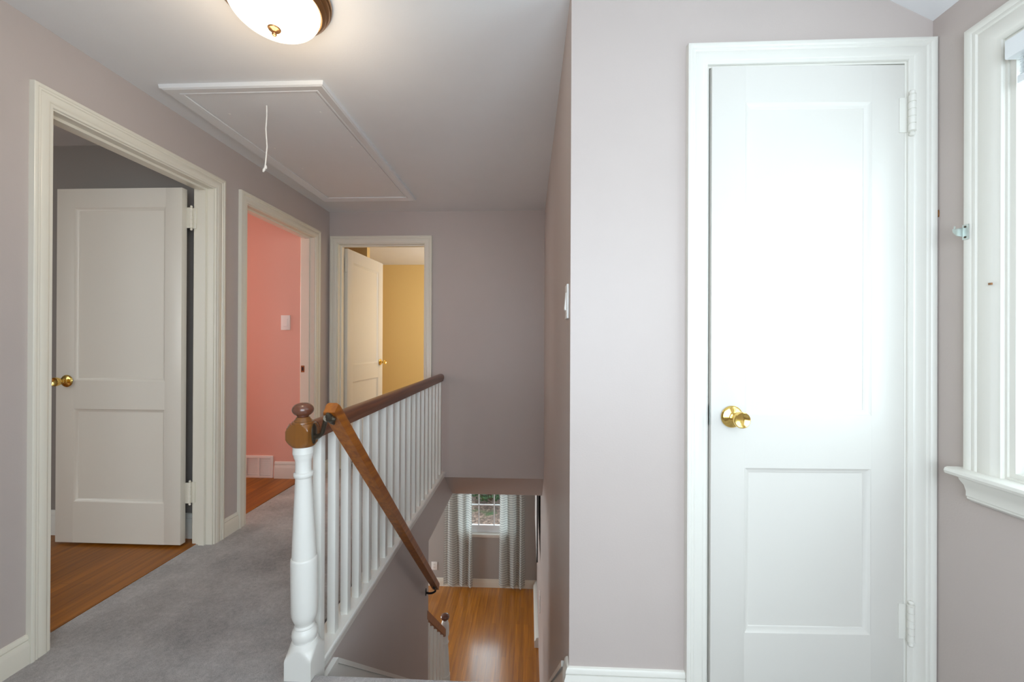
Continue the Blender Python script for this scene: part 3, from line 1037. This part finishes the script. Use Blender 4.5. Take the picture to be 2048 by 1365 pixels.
# ------------------------------------------------------------------ lower balustrade
lb = thing('lower_balustrade', (XO, 3.5, LF), 'short lower stair railing with brown rail and white balusters by the downstairs floor', 'balustrade')
LX, LY = -0.800, 3.845
b = BM()
zt = -1.475
prof2 = [(h - 0.94 + zt, r * 0.98) for h, r in
         [(-0.6, .0505), (.066, .0505), (.106, .0492), (.120, .0490), (.124, .0455), (.140, .0500), (.158, .0455), (.167, .0385),
          (.173, .0400), (.178, .0365), (.190, .0410), (.212, .0495), (.300, .0518), (.420, .0508), (.4235, .0465), (.500, .0435), (.660, .0342), (.712, .0312),
          (.719, .0350), (.729, .0380), (.737, .0320), (.775, .0305), (.787, .0340), (.803, .0395), (.815, .0402), (.90, .038), (.93, .030), (.94, .02)]]
prof2 = [(max(h, LF), r) for h, r in prof2]
lathe(b, prof2, (LX, LY, 0), 'Z', 40)
ln = obj('newel_post', b, M['white'], lb)
b = BM()
lathe(b, [(zt - .002, .02), (zt + .004, .024)] + [(zt + .030 + .026 * math.sin(math.radians(a)), .006 + .037 * math.cos(math.radians(a))) for a in range(-60, 90, 12)], (LX, LY, 0), 'Z', 36)
obj('finial', b, M['cap_ball'], ln)
def lz(y): return -0.914 - 0.925 * (y - 3.144)
b = BM()
prism(b, [(3.10, lz(3.10)), (LY - 0.02, lz(LY - 0.02)), (LY - 0.02, lz(LY - 0.02) - 0.085), (3.10, lz(3.10) - 0.085)], 'X', XO - 0.045, XO + 0.002)
bmesh.ops.bevel(b, geom=b.edges[:], offset=0.006, segments=2, affect='EDGES')
obj('handrail', b, M['rail_orange'], lb)
bf = None
for i in range(5):
    y = 3.19 + i * 0.125
    b = BM()
    box(b, XO - 0.038, XO - 0.006, y, y + 0.032, -SL * (y - 1.43) - 0.08, lz(y + 0.03) - 0.05, 0.001)
    obj('baluster', b, M['white'], lb)
b = BM()
prism(b, [(3.14, -SL * (3.14 - 1.43) + .05), (LY, -SL * (LY - 1.43) + .05), (LY, -SL * (LY - 1.43) - .25), (3.14, -SL * (3.14 - 1.43) - .25)], 'X', XO - 0.045, XO - 0.001)
obj('stringer', b, M['white'], lb)

# ------------------------------------------------------------------ attic hatch
at = thing('attic_hatch', (-1.36, 2.6, CH), 'white framed attic hatch in the ceiling with a pull cord', 'attic hatch')
hx0, hx1, hy0, hy1 = -1.695, -1.035, 1.893, 3.302
b = BM()
HP = [(0, 0), (0, .009), (.003, .0125), (.012, .014), (.016, .0115), (.020, .0135), (.048, .0180), (.056, .0200), (.062, .0170), (.0655, .0185), (.068, .016), (.070, 0)]
frame_sweep(b, HP, [((hx0, hy0), (-1, -1)), ((hx0, hy1), (-1, 1)), ((hx1, hy1), (1, 1)), ((hx1, hy0), (1, -1))], lambda u, v, p: (u, v, CH - p), closed=True)
obj('frame', b, M['ceiling'], at)
b = BM(); box(b, hx0 + 0.004, hx1 - 0.004, hy0 + 0.004, hy1 - 0.004, CH - 0.008, CH + 0.0)
hp = obj('panel', b, M['ceiling'], at)
for (x, y) in ((-1.60, 2.065), (-1.104, 2.064), (-1.60, 2.443), (-1.106, 2.440), (-1.592, 2.735), (-1.102, 2.743)):
    b = BM(); lathe(b, [(0, .006), (-.0012, .0055), (-.0018, .001)], (x, y, CH - 0.008), 'Z', 14)
    obj('screw', b, M['plastic'], hp)
b = BM()
cx, cy = -1.352, 1.998
pts = [(cx, cy, CH - 0.006), (cx + .001, cy, CH - 0.06), (cx - .002, cy - .002, CH - 0.13), (cx + .003, cy, CH - 0.22), (cx - .004, cy, CH - 0.30), (cx - .006, cy, CH - 0.318)]
tube(b, pts, .0032, 8)
cd = obj('pull_cord', b, M['cord'], at)
b = BM(); lathe(b, [(-.014, .002), (-.012, .006), (-.004, .0075), (.004, .0055), (.008, .003)], (cx - .004, cy, CH - 0.322), 'Z', 12)
tube(b, [(cx - .004, cy, CH - .325), (cx - .012, cy - .003, CH - .342), (cx - .015, cy - .002, CH - .350)], [.005, .0065, .004], 8)
obj('knot', b, M['cord'], cd)

# ------------------------------------------------------------------ ceiling lamp
LXC, LYC = -0.893, 1.358
cl = thing('ceiling_lamp', (LXC, LYC, CH), 'round flush ceiling lamp with glowing frosted bowl and bronze rim', 'ceiling lamp')
b = BM()
lathe(b, [(0, .140), (0, .181), (-.006, .184), (-.013, .182), (-.017, .176), (-.022, .177), (-.029, .173), (-.033, .165), (-.038, .165), (-.044, .160), (-.049, .151), (-.046, .146), (-.036, .140)],
      (LXC, LYC, CH), 'Z', 72)
obj('rim', b, M['antique'], cl)
b = BM()
dome = [(-.038, .145), (-.043, .1465)]
for i in range(1, 13):
    t = math.radians(i * 7.3)
    dome.append((-.043 - .085 * math.sin(t), .1465 * math.cos(t)))
dome.append((-.1282, .006))
lathe(b, dome, (LXC, LYC, CH), 'Z', 72)
obj('bowl', b, M['lamp'], cl)
b = BM()
lathe(b, [(-.124, .020), (-.128, .0215), (-.1315, .019), (-.134, .010), (-.137, .006), (-.141, .0065), (-.146, .0085), (-.151, .006), (-.153, .001)], (LXC, LYC, CH), 'Z', 28)
obj('finial', b, M['antique'], cl)
l = bpy.data.lights.new('lamp_glow', 'POINT')
l.energy = 6.5; l.color = (1.0, 0.80, 0.58); l.shadow_soft_size = 0.12
lo = bpy.data.objects.new('lamp_glow', l); COL.objects.link(lo)
lo.location = (LXC, LYC, CH - 0.29)

# ------------------------------------------------------------------ switches, outlet, vent
sw = thing('wall_switch', (XS, 1.46, 1.368), 'white rocker switch plate on the stairwell wall seen edge on', 'light switch')
b = BM(); box(b, XS - 0.008, XS, 1.425, 1.495, 1.305, 1.428, 0.0025)
obj('switch_plate', b, M['plastic'], sw)
b = BM(); prism(b, [(XS - 0.007, 1.398), (XS - 0.0095, 1.398), (XS - 0.014, 1.340), (XS - 0.0115, 1.335), (XS - 0.007, 1.335)], 'Y', 1.443, 1.477)
obj('rocker', b, M['plastic'], sw)

sw = thing('wall_switch', (-2.153, 3.457, 1.382), 'white rocker switch plate on the pink wall', 'light switch')
b = BM(); box(b, -2.195, -2.113, 3.450, 3.457, 1.317, 1.447, 0.0025)
obj('switch_plate', b, M['plastic'], sw)
b = BM(); prism(b, [(3.450, 1.416), (3.447, 1.416), (3.4435, 1.350), (3.450, 1.347)], 'X', -2.171, -2.137)
obj('rocker', b, M['plastic'], sw)

vt = thing('wall_register', (-2.385, 3.457, 0.1), 'white metal air register in the pink wall at floor level', 'air vent')
b = BM()
rx0, rx1, rz0, rz1 = -2.515, -2.262, 0.006, 0.200
frame_sweep(b, [(0, 0), (0, .010), (-.018, .012), (-.020, .004), (-.020, 0)],
            [((rx0, rz0), (-1, -1)), ((rx0, rz1), (-1, 1)), ((rx1, rz1), (1, 1)), ((rx1, rz0), (1, -1))], plane_y(3.457, -1), closed=True)
box(b, -2.396, -2.381, 3.446, 3.457, rz0 + 0.018, rz1 - 0.018)
obj('frame', b, M['plastic'], vt)
b = BM(); box(b, rx0 + .018, rx1 - .018, 3.4545, 3.456, rz0 + .018, rz1 - .018)
tag(obj('backing', b, mat('vent_backing_grey', (0.16, 0.15, 0.15), 0.8), vt), 'grey gap behind the louvres')
for i in range(17):
    z = rz0 + 0.024 + i * 0.0091
    b = BM()
    for (q0, q1) in ((rx0 + .019, -2.396), (-2.381, rx1 - .019)):
        prism(b, [(3.4475, z), (3.4485, z + .0012), (3.4545, z + .0062), (3.4545, z + .0050)], 'X', q0, q1)
    obj('louvre', b, M['plastic'], vt)

ou = thing('wall_outlet', (-1.54, YW, -2.475), 'white outlet plate on the downstairs wall left of the curtains', 'outlet')
b = BM(); box(b, -1.590, -1.492, YW - 0.007, YW, -2.542, -2.410, 0.002)
obj('outlet_plate', b, M['plastic'], ou)
for z in (-2.452, -2.500):
    b = BM(); lathe(b, [(0, .017), (-.002, .0165), (-.0022, .001)], (-1.541, YW - 0.007, z), 'Y', 18)
    obj('socket', b, M['trim'], ou)

sw = thing('wall_switch', (XS, 4.6, -1.74), 'white switch plate low in the stairwell on the right wall near the downstairs floor', 'light switch')
b = BM(); box(b, XS - 0.010, XS, 4.55, 4.66, -1.86, -1.66, 0.0025)
obj('switch_plate', b, M['plastic'], sw)
b = BM(); box(b, XS - 0.013, XS - 0.009, 4.59, 4.62, -1.80, -1.72, 0.001)
obj('rocker', b, M['plastic'], sw)

# ------------------------------------------------------------------ framed glass on the lower right wall, window glare painted white
mr = thing('wall_framed_glass', (XS, 5.2, -1.31), 'glass painted white for window glare in a thin black frame on the right wall downstairs, seen edge on', 'picture')
b = BM()
frame_sweep(b, [(0, 0), (0, .014), (-.004, .014), (-.004, 0)],
            [((4.6, -1.31), (-1, -1)), ((4.6, -0.50), (-1, 1)), ((5.77, -0.50), (1, 1)), ((5.77, -1.31), (1, -1))], lambda u, z, p: (XS - 0.030 - p, u, z), closed=True)
obj('frame', b, M['black'], mr)
for y in (5.3, 5.6):
    b = BM(); box(b, XS - 0.032, XS, y, y + 0.01, -0.60, -0.58); obj('hanger', b, M['steel'], mr)
b = BM(); box(b, XS - 0.0445, XS - 0.031, 4.604, 5.766, -1.306, -0.504)  # white face stands in for window glare on the glass
obj('glare_white_face', b, M['plastic'], mr)

# ------------------------------------------------------------------ downstairs window
w2 = thing('window_2', (-0.69, YW, -1.925), 'white downstairs window with muntins between the striped curtains', 'window', kind='structure')
gx0, gx1, gz0, gz1 = -1.075, -0.305, -1.925, -0.56
loop = lambda a, c, z0, z1: [((a, z0), (-1, -1)), ((a, z1), (-1, 1)), ((c, z1), (1, 1)), ((c, z0), (1, -1))]
b = BM(); frame_sweep(b, CASING, [((gx0 - .01, gz0), (-1, 0)), ((gx0 - .01, gz1), (-1, 1)), ((gx1 + .01, gz1), (1, 1)), ((gx1 + .01, gz0), (1, 0))], plane_y(YW, -1))
obj('casing', b, M['trim'], w2)
b = BM(); frame_sweep(b, [(0, 0), (.01, 0), (.01, -.15), (0, -.15)], loop(gx0, gx1, gz0, gz1), plane_y(YW, -1), closed=True)
obj('jamb', b, M['vinyl'], w2)
b = BM(); box(b, gx0 - 0.10, gx1 + 0.10, YW - 0.045, YW + 0.0, -1.945, -1.921, 0.004); box(b, gx0, gx1, YW - 0.01, YW + 0.148, -1.944, -1.9225); obj('sill', b, M['trim'], w2)
b = BM(); box(b, gx0 - 0.07, gx1 + 0.07, YW - 0.014, YW, -1.985, -1.945, 0.002); obj('apron', b, M['trim'], w2)
for (z0, z1, yy, br) in ((-1.930, -1.20, YW + 0.035, 0.125), (-1.235, -0.56, YW + 0.075, 0.04)):
    b = BM()
    frame_sweep(b, [(0, 0), (0, .034), (-.040, .034), (-.044, .024), (-.044, 0)], loop(gx0, gx1, z0, z1), lambda u, z, p: (u, yy + 0.034 - p, z), closed=True)
    if br > 0.05:
        box(b, gx0 + .04, gx1 - .04, yy + 0.002, yy + 0.034, z0 + .04, z0 + br)
    x0, x1 = gx0 + .04, gx1 - .04
    zb_, zt_ = z0 + (br if br > .05 else .04), z1 - .04
    for k in (-0.817, -0.562):
        box(b, k - .009, k + .009, yy + 0.008, yy + 0.028, zb_, zt_)
    zm = (zb_ + zt_) / 2
    if br > 0.05: zm = -1.479
    box(b, x0, x1, yy + 0.009, yy + 0.027, zm - .009, zm + .009)
    s = obj('sash', b, M['vinyl'], w2)
    b = BM(); box(b, x0 - .005, x1 + .005, yy + 0.017, yy + 0.019, zb_ - .005, zt_ + .005)
    obj('pane', b, M['glass'], s)


def curtain(x0, x1, folds, phase, label, seed):
    rnd = random.Random(seed)
    nu, nz = 150, 40
    b = BM()
    uvl = b.loops.layers.uv.new('uv')
    grid = []
    top, bot = -0.47, -2.745
    amps = [0.014 + 0.024 * rnd.random() for _ in range(folds + 2)]
    length = [0.0]
    prev = None
    for j in range(nz + 1):
        t = j / nz
        z = top + (bot - top) * t
        row = []
        for i in range(nu + 1):
            s = i / nu
            cxm = (x0 + x1) / 2
            spread = 0.90 + 0.10 * t
            x = cxm + (s - 0.5) * (x1 - x0) * spread + 0.004 * math.sin(9 * s + 3 * t)
            f = s * folds + phase + 0.12 * math.sin(2.2 * t + 5 * s)
            a = amps[int(min(max(f, 0), folds + 1))]
            a = 0.75 * a + 0.25 * 0.026
            y = YW - 0.085 - a * math.cos(2 * math.pi * f) * (0.85 + 0.35 * t) - 0.007 * math.cos(2 * math.pi * f * 2.3 + 1) * 0.7
            row.append(b.verts.new((x, y, z + 0.006 * math.sin(12 * s) * t)))
            if j == 0 and i > 0:
                length.append(length[-1] + (row[i].co - row[i - 1].co).length)
        grid.append(row)
    for j in range(nz):
        for i in range(nu):
            f = b.faces.new((grid[j][i], grid[j][i + 1], grid[j + 1][i + 1], grid[j + 1][i]))
            for lp, (ii, jj) in zip(f.loops, ((i, j), (i + 1, j), (i + 1, j + 1), (i, j + 1))):
                lp[uvl].uv = (length[ii], (bot - top) * jj / nz)
    o = obj('curtain', b, M['curtain'], normals=False)
    tag(o, label, 'curtain', 'striped curtains at the downstairs window')
    return o


curtain(-1.375, -0.895, 3, 0.15, 'left striped curtain panel beside the downstairs window', 3)
curtain(-0.475, -0.045, 3, 0.5, 'right striped curtain panel beside the downstairs window', 5)
rod = thing('curtain_rod', (-0.7, YW - 0.085, -0.475), 'thin metal curtain rod above the downstairs window', 'curtain rod')
b = BM(); tube(b, [(-1.46, YW - .085, -0.475), (0.04, YW - .085, -0.475)], .009, 12); obj('rod', b, M['bronze_dark'], rod)
for x in (-1.42, 0.0):
    b = BM(); box(b, x - .006, x + .006, YW - .085, YW, -.481, -.469); obj('bracket', b, M['bronze_dark'], rod)

# ------------------------------------------------------------------ garden outside the downstairs window
b = BM()
nx_, ny_ = 50, 40
g = []
for j in range(ny_ + 1):
    row = []
    for i in range(nx_ + 1):
        x = -9 + 18 * i / nx_; y = 6.75 + 11 * j / ny_
        z = -3.05 + 0.10 * max(0, y - 8.5) + 0.05 * math.sin(1.7 * x + y) + 0.03 * math.sin(4.1 * x - 2.3 * y)
        row.append(b.verts.new((x, y, z)))
    g.append(row)
for j in range(ny_):
    for i in range(nx_):
        b.faces.new((g[j][i], g[j][i + 1], g[j + 1][i + 1], g[j + 1][i]))
struct('ground', b, M['ground'], 'brown leaf strewn bank with green patches outside the downstairs window', 'ground')


def shrub(x, y, r, h, label, seed):
    rnd = random.Random(seed)
    z0 = -3.05 + 0.10 * max(0, y - 8.5)
    t = thing('garden_shrub', (x, y, z0), label, 'shrub')
    b = BM()
    for k in range(7):
        a = rnd.uniform(0, 6.28)
        tube(b, [(x, y, z0 - .05), (x + .3 * r * math.cos(a), y + .3 * r * math.sin(a), z0 + .4 * h), (x + .7 * r * math.cos(a), y + .7 * r * math.sin(a), z0 + .8 * h)], [.03, .018, .006], 6)
    obj('stems', b, M['bark'], t)
    b = BM()
    for k in range(1500):
        d = Vector((rnd.gauss(0, 1), rnd.gauss(0, 1), rnd.gauss(0, 1))).normalized() * (rnd.random() ** .4)
        c = Vector((x + d.x * r, y + d.y * r, z0 + .55 * h + d.z * .5 * h))
        u = Vector((rnd.gauss(0, 1), rnd.gauss(0, 1), rnd.gauss(0, .5))).normalized()
        v = u.cross(Vector((rnd.gauss(0, 1), rnd.gauss(0, 1), rnd.gauss(0, 1)))).normalized()
        L_ = rnd.uniform(.05, .09)
        b.faces.new([b.verts.new(c + u * L_), b.verts.new(c + v * L_ * .4 ), b.verts.new(c - u * L_), b.verts.new(c - v * L_ * .4)])
    o = obj('foliage', b, M['leaf'], t, smooth=False, normals=False)
    return t


shrub(-0.95, 10.3, 0.85, 1.2, 'dark green shrub on the bank behind the right side of the downstairs window', 1)
shrub(-2.1, 11.6, 0.8, 1.1, 'dark green shrub on the bank behind the left side of the downstairs window', 2)
